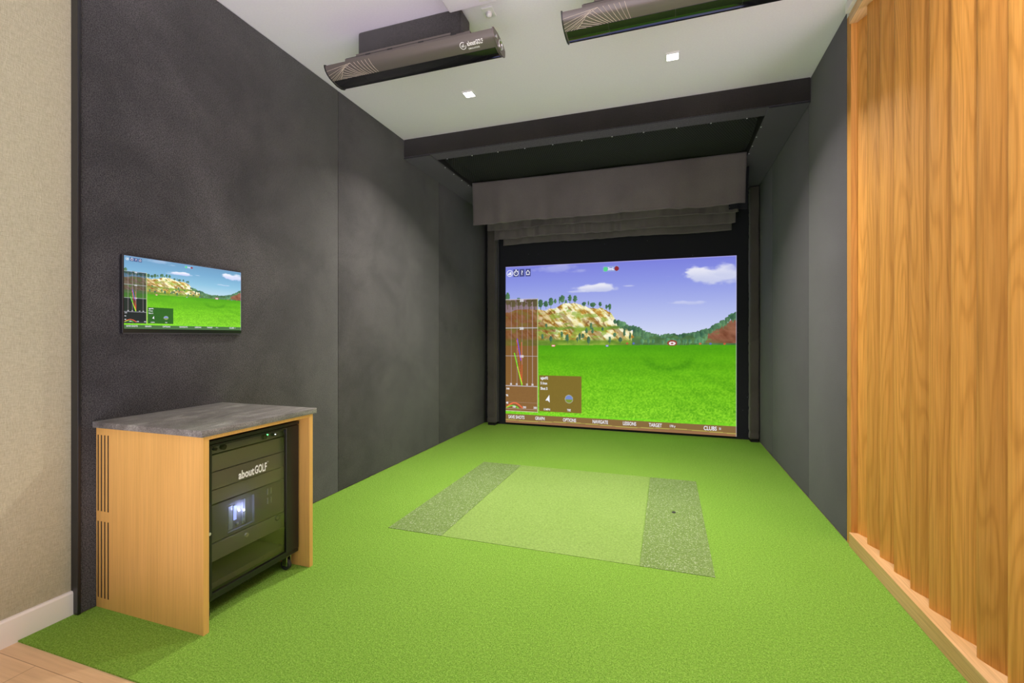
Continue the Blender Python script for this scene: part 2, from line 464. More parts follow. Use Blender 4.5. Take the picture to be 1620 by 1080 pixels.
for p in hooks:
    if h0 is None:
        h0 = MB().ball(p, 0.0065, 10, (1, 1, .6)).build('hook', 'hook_metal', root); p0 = Vector(p)
    else:
        h = h0.copy(); C.objects.link(h); h.parent = root; h.location = Vector(p) - p0

def grid_obj(name, mat, nu, nv, fn, thick=0.0, parent=None):
    bm = bmesh.new(); off = wloc(parent) if parent else Vector((0, 0, 0))
    vs = [[bm.verts.new(Vector(fn(i / nu, j / nv)) - off) for i in range(nu + 1)] for j in range(nv + 1)]
    for j in range(nv):
        for i in range(nu):
            bm.faces.new((vs[j][i], vs[j][i+1], vs[j+1][i+1], vs[j+1][i])).smooth = True
    me = bpy.data.meshes.new(name); bm.to_mesh(me); bm.free()
    o = bpy.data.objects.new(name, me); C.objects.link(o); me.materials.append(MATS[mat]); o.parent = parent
    if thick:
        md = o.modifiers.new('thickness', 'SOLIDIFY'); md.thickness = thick; md.offset = 0
    return o
def net_fn(u, v):
    x = -2.10 + 2.80 * u
    y = 4.058 + (4.86 - 4.058) * v
    scal = 0.020 * abs(math.sin(math.pi * (x + 2.02) / 0.262)) * (1 - v) ** 3
    return (x, y + scal * 2.0, ZB + 0.030 - 0.028 * math.sin(math.pi * v) + scal + 0.006 * math.sin(9 * x))
tag(grid_obj('ceiling_net', 'net_mesh', 120, 24, net_fn), 'fine black net stretched overhead behind the carpeted beam', 'net')

def baffle(label, y, x0, x1, zb, seed, fold, group='cloth baffles above the screen', ztop=ZB + 0.02, dark=False):
    rnd = random.Random(seed)
    ph = [(rnd.uniform(6, 48), rnd.uniform(0, 6.3), rnd.uniform(.3, 1)) for _ in range(9)]
    def fn(u, v):
        x = x0 + (x1 - x0) * u
        s = sum(a * math.sin(k * x + p) for k, p, a in ph) / 3.0
        tens = 0.018 * math.exp(-((u - 1.0) * 5 + v * 3.0) ** 2) + 0.014 * math.exp(-((u) * 6 - v * 2.2) ** 2)
        dz = 0.006 * math.sin(5 * x + seed) * v
        taper = 0.012 * (1 - 2 * u) * v
        return (x + taper, y + fold * (0.12 + v ** 1.5) * s * 1.7 - tens - (0.006 if v > .97 else 0), ztop + (zb - ztop) * v + dz)
    o = grid_obj('cloth_baffle', 'backdrop_cloth' if dark else 'baffle_cloth', 150, 26, fn, 0.004)
    tag(o, label, 'baffle', group)
    return o
baffle('tall brown-grey cloth baffle hanging nearest the camera above the screen', 4.88, -2.11, 0.72, 2.470, 3, 0.012)
baffle('brown-grey cloth baffle directly behind the tallest one', 5.33, -2.115, 0.72, 2.505, 8, 0.014)
baffle('third brown-grey cloth baffle back, its hem below the first two', 5.56, -2.115, 0.72, 2.442, 15, 0.012)
baffle('rearmost brown-grey cloth baffle just above the black backdrop', 5.80, -2.075, 0.712, 2.412, 22, 0.006)
baffle('short black cloth flap at the right end between the first two baffles', 5.12, 0.58, 0.775, 2.47, 5, 0.006, None, ztop=ZB - 0.04, dark=True)

# ------------------------------------------------------------------ screen bay
tag(MB().box(-2.20, 0.93, 5.972, 5.990, 0.0, 2.90).build('backdrop', 'backdrop_cloth'), 'black cloth backdrop around the projected picture', 'backdrop')
def pad(x0, x1, z1, label):
    root = thing('padded_post', ((x0 + x1) / 2, 5.86, 0), label, 'post', 'padded posts beside the big screen')
    y0, y1 = 5.83, 5.955
    prof = []
    rr = 0.022
    for cx, cy, a0 in ((x1 - rr, y0 + rr, -90), (x1 - rr, y1 - rr, 0), (x0 + rr, y1 - rr, 90), (x0 + rr, y0 + rr, 180)):
        for k in range(5):
            a = math.radians(a0 + k * 22.5); prof.append((cx + rr * math.cos(a), cy + rr * math.sin(a)))
    n = len(prof)
    # subdivide the front face
    full = []
    for i in range(n):
        a, b2 = prof[i], prof[(i + 1) % n]
        full.append(a)
        if math.dist(a, b2) > 0.03:
            for t in (0.2, 0.4, 0.6, 0.8): full.append((a[0] + (b2[0]-a[0])*t, a[1] + (b2[1]-a[1])*t))
    n = len(full); nz = 150
    cx, cy = (x0 + x1) / 2, (y0 + y1) / 2
    bm = bmesh.new(); rings = []
    rnd = random.Random(int(z1 * 100))
    wr = [(rnd.uniform(0.06, z1 - 0.05), rnd.uniform(-1.0, 1.0), rnd.uniform(0.006, 0.014), rnd.uniform(.5, 1)) for _ in range(46)]
    for j in range(nz + 1):
        z = 0.035 + (z1 - 0.035) * j / nz
        ring = []
        for (px, py) in full:
            d = 0
            for (wz, sl, w, a) in wr:
                q = (z - wz - sl * (px - cx)) / w
                if abs(q) < 3: d += a * math.exp(-q * q)
            puck = 0.10 if j == 4 or j == nz - 2 else 0
            k = 1 - puck
            dx, dy = px - cx, py - cy
            ln = math.hypot(dx, dy)
            s_ = k - 0.0045 * d / ln + 0.002 * math.sin(z * 7) / ln
            ring.append(bm.verts.new((cx + dx * s_ - root.location.x, cy + dy * s_ - root.location.y, z)))
        rings.append(ring)
    for a, b2 in zip(rings, rings[1:]):
        for i in range(n): bm.faces.new((a[i], a[(i+1) % n], b2[(i+1) % n], b2[i])).smooth = True
    bm.faces.new(rings[0][::-1]); bm.faces.new(rings[-1])
    me = bpy.data.meshes.new('padding'); bm.to_mesh(me); bm.free()
    o = bpy.data.objects.new('padding', me); C.objects.link(o); o.parent = root; me.materials.append(MATS['pad_cloth'])
    MB().box(x0 + 0.01, x1 - 0.01, 5.845, 5.945, 0.0, 0.045).build('foot', 'black_paint', root)
    return root
p = pad(-2.312, -2.192, 2.66, 'wrinkled dark brown padded post on the left of the big screen')
MB().box(-2.186, -2.172, 5.90, 5.94, 0.04, 2.66, 0.002, 1).build('edge_strip', 'bezel_grey', p)
pad(0.895, 0.992, 2.895, 'wrinkled dark brown padded post on the right of the big screen')

# ---- picture on the screens
PW, PH = 560, 416
def srgb(c): c = np.asarray(c, float) / 255.0; return np.where(c <= 0.04045, c / 12.92, ((c + 0.055) / 1.055) ** 2.4)
def vnoise(U, V, fu, fv, seed, oct_=4, gain=.55):
    out = np.zeros_like(U); amp = 1; tot = 0
    for o in range(oct_):
        rs = np.random.RandomState(seed + o * 31)
        gu, gv = int(fu * 2 ** o) + 3, int(fv * 2 ** o) + 3
        g_ = rs.rand(gv, gu)
        x = U * fu * 2 ** o; y = V * fv * 2 ** o
        xf = np.floor(x); yf = np.floor(y); fx = x - xf; fy = y - yf
        xi = np.mod(xf.astype(int), gu - 1); yi = np.mod(yf.astype(int), gv - 1)
        fx = fx * fx * (3 - 2 * fx); fy = fy * fy * (3 - 2 * fy)
        a = g_[yi, xi] * (1 - fx) + g_[yi, xi + 1] * fx
        b2 = g_[yi + 1, xi] * (1 - fx) + g_[yi + 1, xi + 1] * fx
        out += amp * (a * (1 - fy) + b2 * fy); tot += amp; amp *= gain
    return out / tot
def make_picture(PW, PH, small=False):
    u = np.linspace(0, 1, PW + 1); v = np.linspace(0, 1, PH + 1)
    U, V = np.meshgrid(u, v)
    img = np.zeros(U.shape + (3,))
    def mix(mask, col, a=1.0):
        m_ = np.clip(mask * a, 0, 1)[..., None]
        img[:] = img * (1 - m_) + np.asarray(col, float) * m_
    def ss(a, b2, x): t = np.clip((x - a) / (b2 - a), 0, 1); return t * t * (3 - 2 * t)
    # sky
    ky = [0, .12, .28, .44, .52]
    sky = ([104, 112, 134, 180, 190], [150, 162, 184, 210, 214], [186, 198, 212, 226, 228]) if small else ([122, 140, 174, 208, 216], [128, 150, 184, 216, 222], [220, 228, 236, 244, 244])
    for c_, vals in enumerate(sky):
        img[..., c_] = np.interp(V, ky, vals)
    n1 = vnoise(U, V, 9, 14, 5, 5)
    n2 = vnoise(U, V, 22, 30, 55, 4)
    def cloud(cu, cv, ru, rv, a, thr=.35):
        d = 1 - np.sqrt(((U - cu) / ru) ** 2 + ((V - cv) / rv) ** 2)
        m_ = ss(thr - .35, thr + .25, d + (n1 - .5) * 1.3 + (n2 - .5) * 1.0)
        sh = ss(cv - rv, cv + rv, V)
        col = np.stack([236 - 40 * sh, 236 - 34 * sh, 246 - 12 * sh], -1)
        m_ = (m_ * a)[..., None]
        img[:] = img * (1 - m_) + col * m_
    cloud(.925, .105, .15, .060, .95); cloud(.86, .095, .06, .045, .95); cloud(.96, .075, .07, .045, .7)
    cloud(.43, .158, .10, .020, .95, .25); cloud(.47, .150, .04, .020, .9, .25); cloud(.34, .172, .05, .008, .5)
    cloud(.25, .022, .12, .03, .35); cloud(.36, .045, .05, .018, .3); cloud(.57, .148, .04, .008, .5); cloud(.79, .255, .08, .012, .45, .25)
    # cliff
    cl = [(0.0, 0.3), (0.056, 0.279), (0.1, 0.275), (0.16, 0.281), (0.21, 0.277), (0.243, 0.27), (0.276, 0.243), (0.309, 0.242), (0.35, 0.246), (0.389, 0.269), (0.429, 0.272), (0.468, 0.284), (0.491, 0.3), (0.517, 0.348), (0.544, 0.385), (0.584, 0.409), (0.623, 0.442), (0.651, 0.486), (.70, .5), (1, .5)]
    top = np.interp(U, [a for a, _ in cl], [b2 for _, b2 in cl]) + (vnoise(U, V * 0, 60, 1, 9, 2) - .5) * .014
    da, db = U * .8 - V * .55, U * .55 + V * .8
    rk = .62 * vnoise(da + 1, db, 62, 16, 77, 4, .6) + .38 * vnoise(U, V, 34, 60, 78, 4, .6); rk2 = vnoise(da + 1, db, 34, 10, 71, 4, .6)
    vein = np.exp(-(np.abs(vnoise(da + 1, db, 26, 9, 171, 3, .5) - .5) / .020) ** 2)
    cliffm = (V > top) & (V < .505) & (U < .70)
    rc = np.stack([np.interp(rk, [.25, .42, .52, .68], [140, 204, 244, 255]), np.interp(rk, [.25, .40, .48, .62], [92, 150, 222, 250]), np.interp(rk, [.25, .40, .48, .62], [34, 62, 150, 222])], -1)
    brown = ss(.30, .05, U)[..., None] * ss(.25, .31, V)[..., None] * .75
    rc = rc * (1 - brown) + np.array([148, 92, 50]) * (.6 + .8 * rk[..., None]) * brown
    dark = ss(.52, .64, rk2)[..., None] * .5
    rc = rc * (1 - dark) + np.array([120, 82, 36]) * dark
    vv_ = vein[..., None] * .7; rc = rc * (1 - vv_) + np.array([120, 70, 30]) * vv_
    gr = vnoise(U, V, 26, 40, 33, 4)
    def ledge(vc, w, a): return np.exp(-((V - vc - (gr - .5) * .03) / w) ** 2) * a
    gm = np.clip(ledge(.398, .010, .95) + ledge(.487, .022, .9) + ss(.455, .50, V) * .6 + ss(.56, .70, gr) * .65, 0, 1)[..., None]
    rc = rc * (1 - gm) + np.stack([70 + 90 * gr, 110 + 80 * gr, 34 + 30 * gr], -1) * gm
    img[cliffm] = rc[cliffm]
    # right hill
    rh = [(0.80, .5), (0.862, 0.452), (0.894, 0.431), (0.93, 0.4), (0.965, 0.374), (0.983, 0.344), (1.0, 0.318)]
    rtop = np.interp(U, [a for a, _ in rh], [b2 for _, b2 in rh]) + (vnoise(U, V * 0, 50, 1, 19, 2) - .5) * .012
    rm = (V > rtop) & (V < .5) & (U > .80)
    rr = np.stack([120 + 70 * (rk - .3), 72 + 60 * (rk - .3), 52 + 50 * (rk - .3)], -1) + (n2[..., None] - .5) * 50
    g2 = (np.clip(ss(.5, .62, gr) + ss(.45, .5, V), 0, 1) * ss(.99, .86, U))[..., None]
    rr = rr * (1 - g2) + np.stack([66 + 60 * gr, 104 + 60 * gr, 52 + 30 * gr], -1) * g2
    img[rm] = rr[rm]
    # trees
    rs = np.random.RandomState(3)
    def tree(tu, tt, tb, w, dk=1.0):
        q = (V - tt) / max(tb - tt, 1e-4)
        prof = w * np.where(q < .72, np.sqrt(np.clip(1 - ((q - .38) / .40) ** 2, 0.0, 1)), .12) * (0.55 + 0.9 * vnoise(U, V, 110, 150, int(tu * 991) % 97, 2))
        m_ = (np.abs(U - tu) < prof) & (q > 0) & (q < 1)
        sh = np.clip((U - tu) / w * .25 + .5 + (n2 - .5) * .9, 0, 1)
        col = np.stack([42 + 62 * sh, 78 + 68 * sh, 60 + 40 * sh], -1) * dk
        img[m_] = col[m_]
    for (tu, tt, h, w) in [(0.010, .165, .11, .012), (.065, .20, .07, .014), (.035, .215, .06, .018), (.09, .222, .05, .010), (.117, .208, .07, .015), (.143, .209, .07, .016), (.172, .216, .065, .011), (.198, .225, .05, .011), (.221, .206, .065, .011), (.242, .212, .04, .006), (.262, .20, .06, .003), (.275, .192, .062, .011), (.292, .220, .03, .005), (.310, .190, .055, .008), (.334, .195, .055, .009), (.375, .236, .034, .009), (.395, .231, .035, .003), (.415, .242, .035, .013), (.447, .239, .036, .007), (.475, .256, .032, .006), (.489, .252, .048, .007)]:
        tree(tu, tt, tt + h, w)
    vt = [(0.50, .335), (0.548, 0.358), (0.568, 0.375), (0.588, 0.381), (0.616, 0.39), (0.635, 0.411), (0.667, 0.426), (0.705, 0.436), (0.728, 0.431), (0.754, 0.426), (0.777, 0.436), (0.799, 0.426), (0.836, 0.421), (0.862, 0.41), (0.891, 0.397), (0.905, 0.387), (0.928, 0.369), (0.948, 0.356), (0.976, 0.325), (1.0, 0.309)]
    for i in range(190):
        tu = .515 + .49 * rs.rand(); base = np.interp(tu, [a for a, _ in vt], [b2 for _, b2 in vt])
        hh = (.028 if tu < .62 or tu > .86 else .055) + .016 * rs.rand(); tu += .008 * (rs.rand() - .5)
        lo_ = base + .012 * rs.rand() + (0 if .60 < tu < .9 else .0)
        bot = lo_ + hh if (tu < .60 or tu > .88) else .500
        tree(tu, lo_, bot, .005 + .006 * rs.rand(), .9 + .3 * rs.rand())
    bb = (U > .585) & (V > .452 + .010 * np.sin(U * 90) + (n2 - .5) * .03) & (V < .506) & ((U < .88) | (V > .485))
    bc = np.stack([52 + 60 * gr, 84 + 70 * gr, 50 + 40 * gr], -1); img[bb] = bc[bb]
    for i in range(26):
        tu = .60 + .28 * rs.rand(); tree(tu, .455 + .015 * rs.rand(), .497, .004 + .004 * rs.rand(), 1.25)
    for i in range(22):
        tu = .17 + .44 * rs.rand(); tt = .36 + .09 * rs.rand() + max(0, tu - .45) * .3; tree(tu, tt, tt + .03 + .03 * rs.rand(), .004 + .004 * rs.rand(), 1.0)
    # grass
    gl = .505 - .012 * U
    f = vnoise(U, V, 190, 150, 8, 2); f3 = vnoise(U, V, 5, 26, 88, 3)
    q = ss(gl.min(), 1, V)
    gg = np.stack([np.interp(V, [.5, .56, .75, .95], [78, 92, 112, 126]), np.interp(V, [.5, .56, .75, .95], [160, 172, 190, 202]), np.interp(V, [.5, .56, .75, .95], [10, 10, 22, 36])], -1)
    amp = np.interp(V, [.5, .65, .95], [8, 34, 95])
    gg = gg + (f - .5)[..., None] * amp[..., None] * np.array([1.0, .9, .5]) + (f3 - .5)[..., None] * np.array([16, 22, 6])
    # shading of the screen's folds, painted as darker ripples in the grass
    d1 = np.sqrt(((U - .735) / .12) ** 2 + ((V - .56) / .10) ** 2)
    gg = gg - (np.exp(-((d1 - .75) / .16) ** 2) * ss(.54, .62, V) * 17)[..., None] * np.array([1, 1.1, .3])
    w1 = np.sin((V * 46 + (1 - U) * (1 - U) * 240 * .35 - U * 20)); 
    gg = gg - (np.clip(w1, 0, 1) * ss(.62, .98, U) * ss(.56, .72, V) * 10)[..., None] * np.array([1, 1.1, .3])
    gm_ = V > gl
    img[gm_] = gg[gm_]
    # range targets
    def ell(cu, cv, ru, rv, col): mix((((U - cu) / ru) ** 2 + ((V - cv) / rv) ** 2 < 1).astype(float), col)
    ell(.751, .485, .020, .017, (148, 62, 44)); ell(.751, .487, .0135, .0105, (240, 236, 236)); ell(.751, .4875, .0055, .0045, (150, 50, 40))
    ell(.233, .505, .010, .007, (226, 90, 80)); ell(.233, .505, .007, .0045, (244, 230, 226)); ell(.478, .503, .007, .0055, (110, 110, 190)); ell(.478, .503, .004, .003, (225, 225, 245))
    for a, c_ in ((.902, (90, 110, 190)), (.955, (200, 90, 60)), (.862, (200, 110, 60)), (.592, (90, 110, 190)), (.565, (190, 90, 60))): ell(a, .488, .005, .005, c_)
    # flight panel
    def rect(u0, u1, v0, v1): return ((U >= u0) & (U < u1) & (V >= v0) & (V < v1)).astype(float)
    if small:
        mix(rect(0, .158, .208, .762), (30, 44, 60), .50); mix(rect(0, .158, .575, .762), (14, 22, 26), .85); mix(rect(0, .158, .762, .925), (10, 16, 28), .92)
    else:
        mix(rect(0, .158, .208, .762), (112, 66, 40), .58); mix(rect(0, .158, .505, .925), (138, 88, 52), .80)
        mix(rect(0, .158, .762, .925), (140, 88, 60), .5)
    for uu in (.028, .057, .082, .109, .133): mix(rect(uu - .001, uu + .001, .228, .752), (190, 170, 180), .7)
    for vv in (.210, .393, .572, .764): mix(rect(0, .159, vv - .0022, vv + .0022), (205, 200, 215), .85)
    mix(rect(.1565, .1605, .208, .928), (190, 205, 140), .9)
    for vv in (.816, .868): mix(rect(0, .158, vv - .001, vv + .001), (180, 150, 140), .6)
    mix(rect(0, .158, .908, .912), (205, 190, 200), .4); mix(rect(0, .158, .922, .926), (205, 215, 170), .8)
    def line(p, q_, w, col):
        (u0, v0), (u1, v1) = p, q_
        du, dv = u1 - u0, (v1 - v0) * .74; l2 = du * du + dv * dv
        t = np.clip(((U - u0) * du + (V - v0) * .74 * dv) / l2, 0, 1)
        d = np.hypot(U - u0 - t * du, (V - v0) * .74 - t * dv)
        mix((d < w).astype(float), col)
    line((.082, .758), (.079, .485), .0016, (214, 100, 60)); line((.082, .758), (.054, .47), .0014, (214, 90, 50))
    line((.076, .60), (.058, .462), .0022, (130, 80, 214)); line((.081, .758), (.044, .555), .0022, (120, 235, 40)); line((.083, .75), (.060, .64), .0010, (240, 220, 80))
    prev = None
    for k in range(17):
        t = k / 16; a = (.005 + t * .078, .902 - .030 * math.sin(math.pi * t))
        b2_ = (.005 + t * .058, .904 - .014 * math.sin(math.pi * t))
        if prev:
            line(prev[0], a, .0030, (236, 110, 70)); line(prev[1], b2_, .0020, (110, 240, 60))
        prev = (a, b2_)
    # info box
    mix(rect(.166, .363, .690, .918), (22, 74, 18) if small else (128, 100, 42), .85 if small else .93)
    mix(rect(.166, .363, .787, .788), (160, 130, 80), .6)
    ell(.306, .833, .019, .026, (170, 175, 150)); mix((((U - .306) / .0165) ** 2 + ((V - .833) / .023) ** 2 < 1).astype(float) * (V < .835), (120, 140, 200)); mix((((U - .306) / .0165) ** 2 + ((V - .833) / .023) ** 2 < 1).astype(float) * (V >= .835), (128, 150, 50))
    # menu bar
    mix(rect(0, 1.01, .928, .944), (124, 226, 34), .5)
    if small: mix(rect(0, 1.01, .944, 1.01), (70, 104, 62), 1.0)
    else: mix(rect(0, 1.01, .944, 1.01), (134, 104, 60), 1.0); mix(rect(0, 1.01, .984, 1.01), (150, 108, 72), 1.0)
    mix(rect(0, 1.01, 0, .0035) , (190, 180, 235), .7); mix(rect(.9975, 1.01, 0, 1.01), (190, 190, 220), .6)
    mix((np.abs(V - .981 - .003 * np.sin(U * 14)) < .0022).astype(float), (196, 186, 90), 0 if small else .8)
    # icon tiles
    for a, b2 in ((.039, .0655), (.0685, .094), (.0985, .124)): mix(rect(a, b2, .018, .066), (62, 66, 120), .85)
    mix(rect(.459, .528, .026, .059), (150, 175, 215), .55)
    ell(.471, .043, .010, .014, (90, 210, 140)); ell(.519, .042, .010, .014, (140, 40, 50))
    return srgb(np.clip(img, 0, 255))
def picture_mesh(name, w, h, PW, PH, small=False):
    PIC = make_picture(PW, PH, small)
    nx, ny = PW + 1, PH + 1
    xs = np.linspace(-w / 2, w / 2, nx); zs = np.linspace(h, 0, ny)
    X_, Z_ = np.meshgrid(xs, zs)
    co = np.zeros((nx * ny, 3)); co[:, 0] = X_.ravel(); co[:, 2] = Z_.ravel()
    idx = np.arange(nx * ny).reshape(ny, nx)
    q = np.stack([idx[1:, :-1], idx[1:, 1:], idx[:-1, 1:], idx[:-1, :-1]], -1).reshape(-1)
    me = bpy.data.meshes.new(name)
    me.vertices.add(nx * ny); me.vertices.foreach_set('co', co.ravel())
    nf = PW * PH
    me.loops.add(nf * 4); me.loops.foreach_set('vertex_index', q)
    me.polygons.add(nf); me.polygons.foreach_set('loop_start', np.arange(nf) * 4)
    me.update()
    at = me.color_attributes.new('picture', 'FLOAT_COLOR', 'POINT')
    col = np.ones((nx * ny, 4)); col[:, :3] = PIC.reshape(-1, 3)
    at.data.foreach_set('color', col.ravel())
    me.update(); me.validate()
    return me
def screen_marks(parent, P, w, h, k=1.0):
    """lettering and icons of the golf software; P(u, v) gives the point at fraction u across and v down"""
    def T(s, u, v, hh, xs=.8, bold=0.0, align='LEFT'):
        def fn(x, y): return P(u + x / w, v - y / h)
        mb = MB(); text_into(mb, s, hh * h, fn, xs * (1.333 / (w / h)) ** -1, bold * h, align); mb.build('lettering', 'screen_white', parent)
    for s, u in (('SAVE SHOTS', .014), ('GRAPH', .146), ('OPTIONS', .278), ('NAVIGATE', .413), ('LESSONS', .546), ('TARGET', .656)):
        T(s, u, .9635, .029, .66, .0005 * k)
    T('170 y', .740, .963, .018, .8, .0004); T('CLUBS', .875, .9635, .032, .72, .0006 * k); T('5I', .934, .962, .017, .8, .0003)
    for s, v in (('sgjat92', .708), ('5 Iron', .741), ('Shot 5', .774)): T(s, .172, v, .023, .75, .0007 * k)
    T('0 MPH', .203, .904, .018, .8, .0004, 'CENTER'); T('TEE', .306, .902, .018, .8, .0004, 'CENTER')
    for s, v in (('300', .220), ('200', .397), ('100', .575)): T(s, .080, v, .022, .8, .0005 * k, 'CENTER')
    for s, u in (('30', .027), ('15', .055), ('15', .106), ('30', .133)): T(s, u, .753, .017, .8, .0005 * k, 'CENTER')
    for s, v in (('144', .783), ('96', .826), ('48', .874)): T(s, .002, v, .019, .8, .0004 * k)
    for s, u in (('100', .042), ('200', .094), ('300', .146)): T(s, u, .898, .018, .8, .0004 * k, 'CENTER')
    T('?', .0815, .043, .038, .95, .0008 * k, 'CENTER'); T('3mL', .495, .043, .024, .9, .0008 * k, 'CENTER')
    mb = MB()
    def ring(u, v, R, t, n=28):
        for i in range(n):
            a, b2 = 2*math.pi*i/n, 2*math.pi*(i+1)/n
            q = [mb.bm.verts.new(P(u + rr*math.cos(e)/w, v + rr*math.sin(e)/h)) for rr, e in ((R-t, a), (R, a), (R, b2), (R-t, b2))]
            mb.bm.faces.new(q)
    def poly(pts, u, v):
        mb.bm.faces.new([mb.bm.verts.new(P(u + x*h/w, v - y)) for x, y in pts])
    hR = .021 * h
    ring(.021, .043, hR, hR * .16)
    for x, hh in ((-.012, .008), (-.004, .014), (.004, .018)): poly([(x, -.010), (x + .007, -.010), (x + .007, hh - .010), (x, hh - .008)], .021, .043)
    mb.build('icon', 'screen_white', parent); mb = MB()
    ring(.0525, .044, hR * .78, hR * .2); poly([(-.004, .017), (.004, .017), (.004, .023), (-.004, .023)], .0525, .043); poly([(.010, .012), (.014, .015), (.017, .012), (.013, .009)], .0525, .043)
    poly([(-.001, -.001), (.001, .001), (-.006, .010), (-.008, .008)], .0525, .044)
    mb.build('icon', 'screen_white', parent); mb = MB()
    # house outline
    for seg in ([(-.015, 0), (0, .018), (0, .012), (-.010, 0)], [(.015, 0), (.010, 0), (0, .012), (0, .018)], [(-.011, 0), (-.007, 0), (-.007, -.014), (-.011, -.014)], [(.007, 0), (.011, 0), (.011, -.014), (.007, -.014)], [(-.011, -.014), (.011, -.014), (.011, -.010), (-.011, -.010)]): poly(seg, .111, .043)
    mb.build('icon', 'screen_white', parent); mb = MB()
    # wind arrow
    poly([(.010, .026), (.012, -.022), (.001, -.010)], .207, .838); poly([(.010, .026), (.001, -.010), (-.016, -.010)], .207, .838)
    mb.build('icon', 'screen_white', parent)

SX0, SX1, SZ0, SZ1, SY = -2.085, 0.772, 0.030, 2.146, 5.950
scr = thing('impact_screen', ((SX0 + SX1) / 2, SY, SZ0), 'large lit golf simulator screen showing a driving range and cliffs', 'screen')
MB().box(SX0, SX1, SY + 0.002, SY + 0.018, SZ0, SZ1).build('screen_cloth', 'white_paint', scr)
o = bpy.data.objects.new('picture', picture_mesh('picture', SX1 - SX0, SZ1 - SZ0, PW, PH)); C.objects.link(o); o.parent = scr
o.data.materials.append(MATS['projected_picture'])
screen_marks(scr, lambda u, v: Vector((SX0 + (SX1 - SX0) * u, SY - 0.003, SZ1 - (SZ1 - SZ0) * v)), SX1 - SX0, SZ1 - SZ0)

# ------------------------------------------------------------------ small monitor on the left wall
MX = -2.387
mon = thing('wall_monitor', (XL, 1.74, 1.215), 'small lit flat monitor mounted on the left charcoal wall above the cabinet', 'monitor')
smooth_by_angle(MB().box(XL + 0.004, MX, 1.452, 2.084, 1.213, 1.583, 0.003, 2).build('frame', 'bezel_black', mon))
MB().box(XL + 0.0003, XL + 0.004, 1.58, 1.90, 1.30, 1.50).build('wall_bracket', 'rack_black', mon)
MB().box(MX - 0.001, MX + 0.0012, 1.4525, 2.0835, 1.2135, 1.2175).box(MX - 0.001, MX + 0.0012, 1.4525, 1.4550, 1.2135, 1.5825).build('bezel_edge', 'bezel_grey', mon)
MY0, MY1, MZ0, MZ1 = 1.459, 2.079, 1.236, 1.577
o = bpy.data.objects.new('display', picture_mesh('display', MY1 - MY0, MZ1 - MZ0, 400, 230, True)); C.objects.link(o); o.parent = mon
o.data.materials.append(MATS['monitor_picture'])
o.rotation_euler = (0, 0, math.pi / 2)
o.location = Vector((MX + 0.0015, (MY0 + MY1) / 2, MZ0)) - mon.location
screen_marks(mon, lambda u, v: Vector((MX + 0.0024, MY0 + (MY1 - MY0) * u, MZ1 - (MZ1 - MZ0) * v)), MY1 - MY0, MZ1 - MZ0)

# ------------------------------------------------------------------ wooden cabinet with stone top
CX0, CX1, CY0, CY1, CH = -2.408, -1.760, 1.362, 1.966, 0.797
cab = thing('equipment_cabinet', (-2.08, 1.66, 0), 'open-fronted honey wood cabinet with a grey stone top against the left wall', 'cabinet')
# vented side: panel built around eight rounded slots
sx = [-2.3965, -2.3745, -2.3525, -2.3305]; sw = 0.0100
pn = MB()
zr = [(0.042, 0.382), (0.426, 0.764)]
xe = [CX0] + [q for s in sx for q in (s - sw / 2, s + sw / 2)] + [CX1]
for i in range(0, len(xe), 2): pn.box(xe[i], xe[i + 1], CY0, CY0 + 0.024, 0, CH)
for s in sx:
    for z0, z1 in ((0, zr[0][0]), (zr[0][1], zr[1][0]), (zr[1][1], CH)): pn.box(s - sw / 2, s + sw / 2, CY0, CY0 + 0.024, z0, z1)
bmesh.ops.remove_doubles(pn.bm, verts=pn.bm.verts[:], dist=1e-5)
for s_ in sx:
    for z0, z1 in zr: MB().box(s_ - sw / 2, s_ + sw / 2, CY0 + 0.0018, CY0 + 0.010, z0, z1).build('vent_slot', 'black_paint', cab)
tag(pn.build('side_panel', 'cabinet_wood', cab), 'honey wood side panel with two sets of four vent slots')
MB().box(CX0, CX1, CY1 - 0.024, CY1, 0, CH, 0.0015, 1).build('side_panel', 'cabinet_wood', cab)
MB().box(CX0, CX1, CY0 + 0.024, CY1 - 0.024, CH - 0.016, CH, 0.001, 1).build('top_panel', 'cabinet_wood', cab)
smooth_by_angle(MB().box(CX0, -1.748, 1.347, 1.981, CH + 0.0003, CH + 0.027, 0.002, 2).build('stone_top', 'grey_stone', cab))

# ------------------------------------------------------------------ equipment rack on castors
RX0, RX1, RY0, RY1, RZ0, RZ1 = -2.36, -1.822, 1.400, 1.934, 0.082, 0.758
rack = thing('equipment_rack', (-2.09, 1.667, 0), 'black equipment rack on castors with a tinted glass door inside the wooden cabinet', 'rack')
MB().box(RX0, RX1 - .02, RY0, RY0 + 0.012, RZ0, RZ1).box(RX0, RX1 - .02, RY1 - 0.012, RY1, RZ0, RZ1).box(RX0, RX0 + .01, RY0 + .012, RY1 - .012, RZ0, RZ1)\
    .box(RX0, RX1, RY0, RY1, RZ1 - 0.014, RZ1).box(RX0, RX1 - .004, RY0, RY1, RZ0, RZ0 + 0.016)\
    .box(RX1 - 0.05, RX1 - .022, RY0 + .012, RY0 + .03, RZ0 + .016, RZ1 - .014).box(RX1 - 0.05, RX1 - .022, RY1 - .05, RY1 - .012, RZ0 + .016, RZ1 - .014).build('body', 'rack_black', rack)
door = MB()
DZ0, DZ1, GY0, GY1, GZ0, GZ1 = 0.100, 0.741, 1.449, 1.850, 0.112, 0.732
door.box(RX1 - .018, RX1, RY0 + .002, GY0, DZ0, DZ1, .0015, 1).box(RX1 - .018, RX1, GY1, RY1 - .001, DZ0, DZ1, .0015, 1)
door.box(RX1 - .018, RX1, GY0, GY1, GZ1, DZ1).box(RX1 - .018, RX1, GY0, GY1, DZ0, GZ0)
dr = door.build('door', 'rack_black', rack)
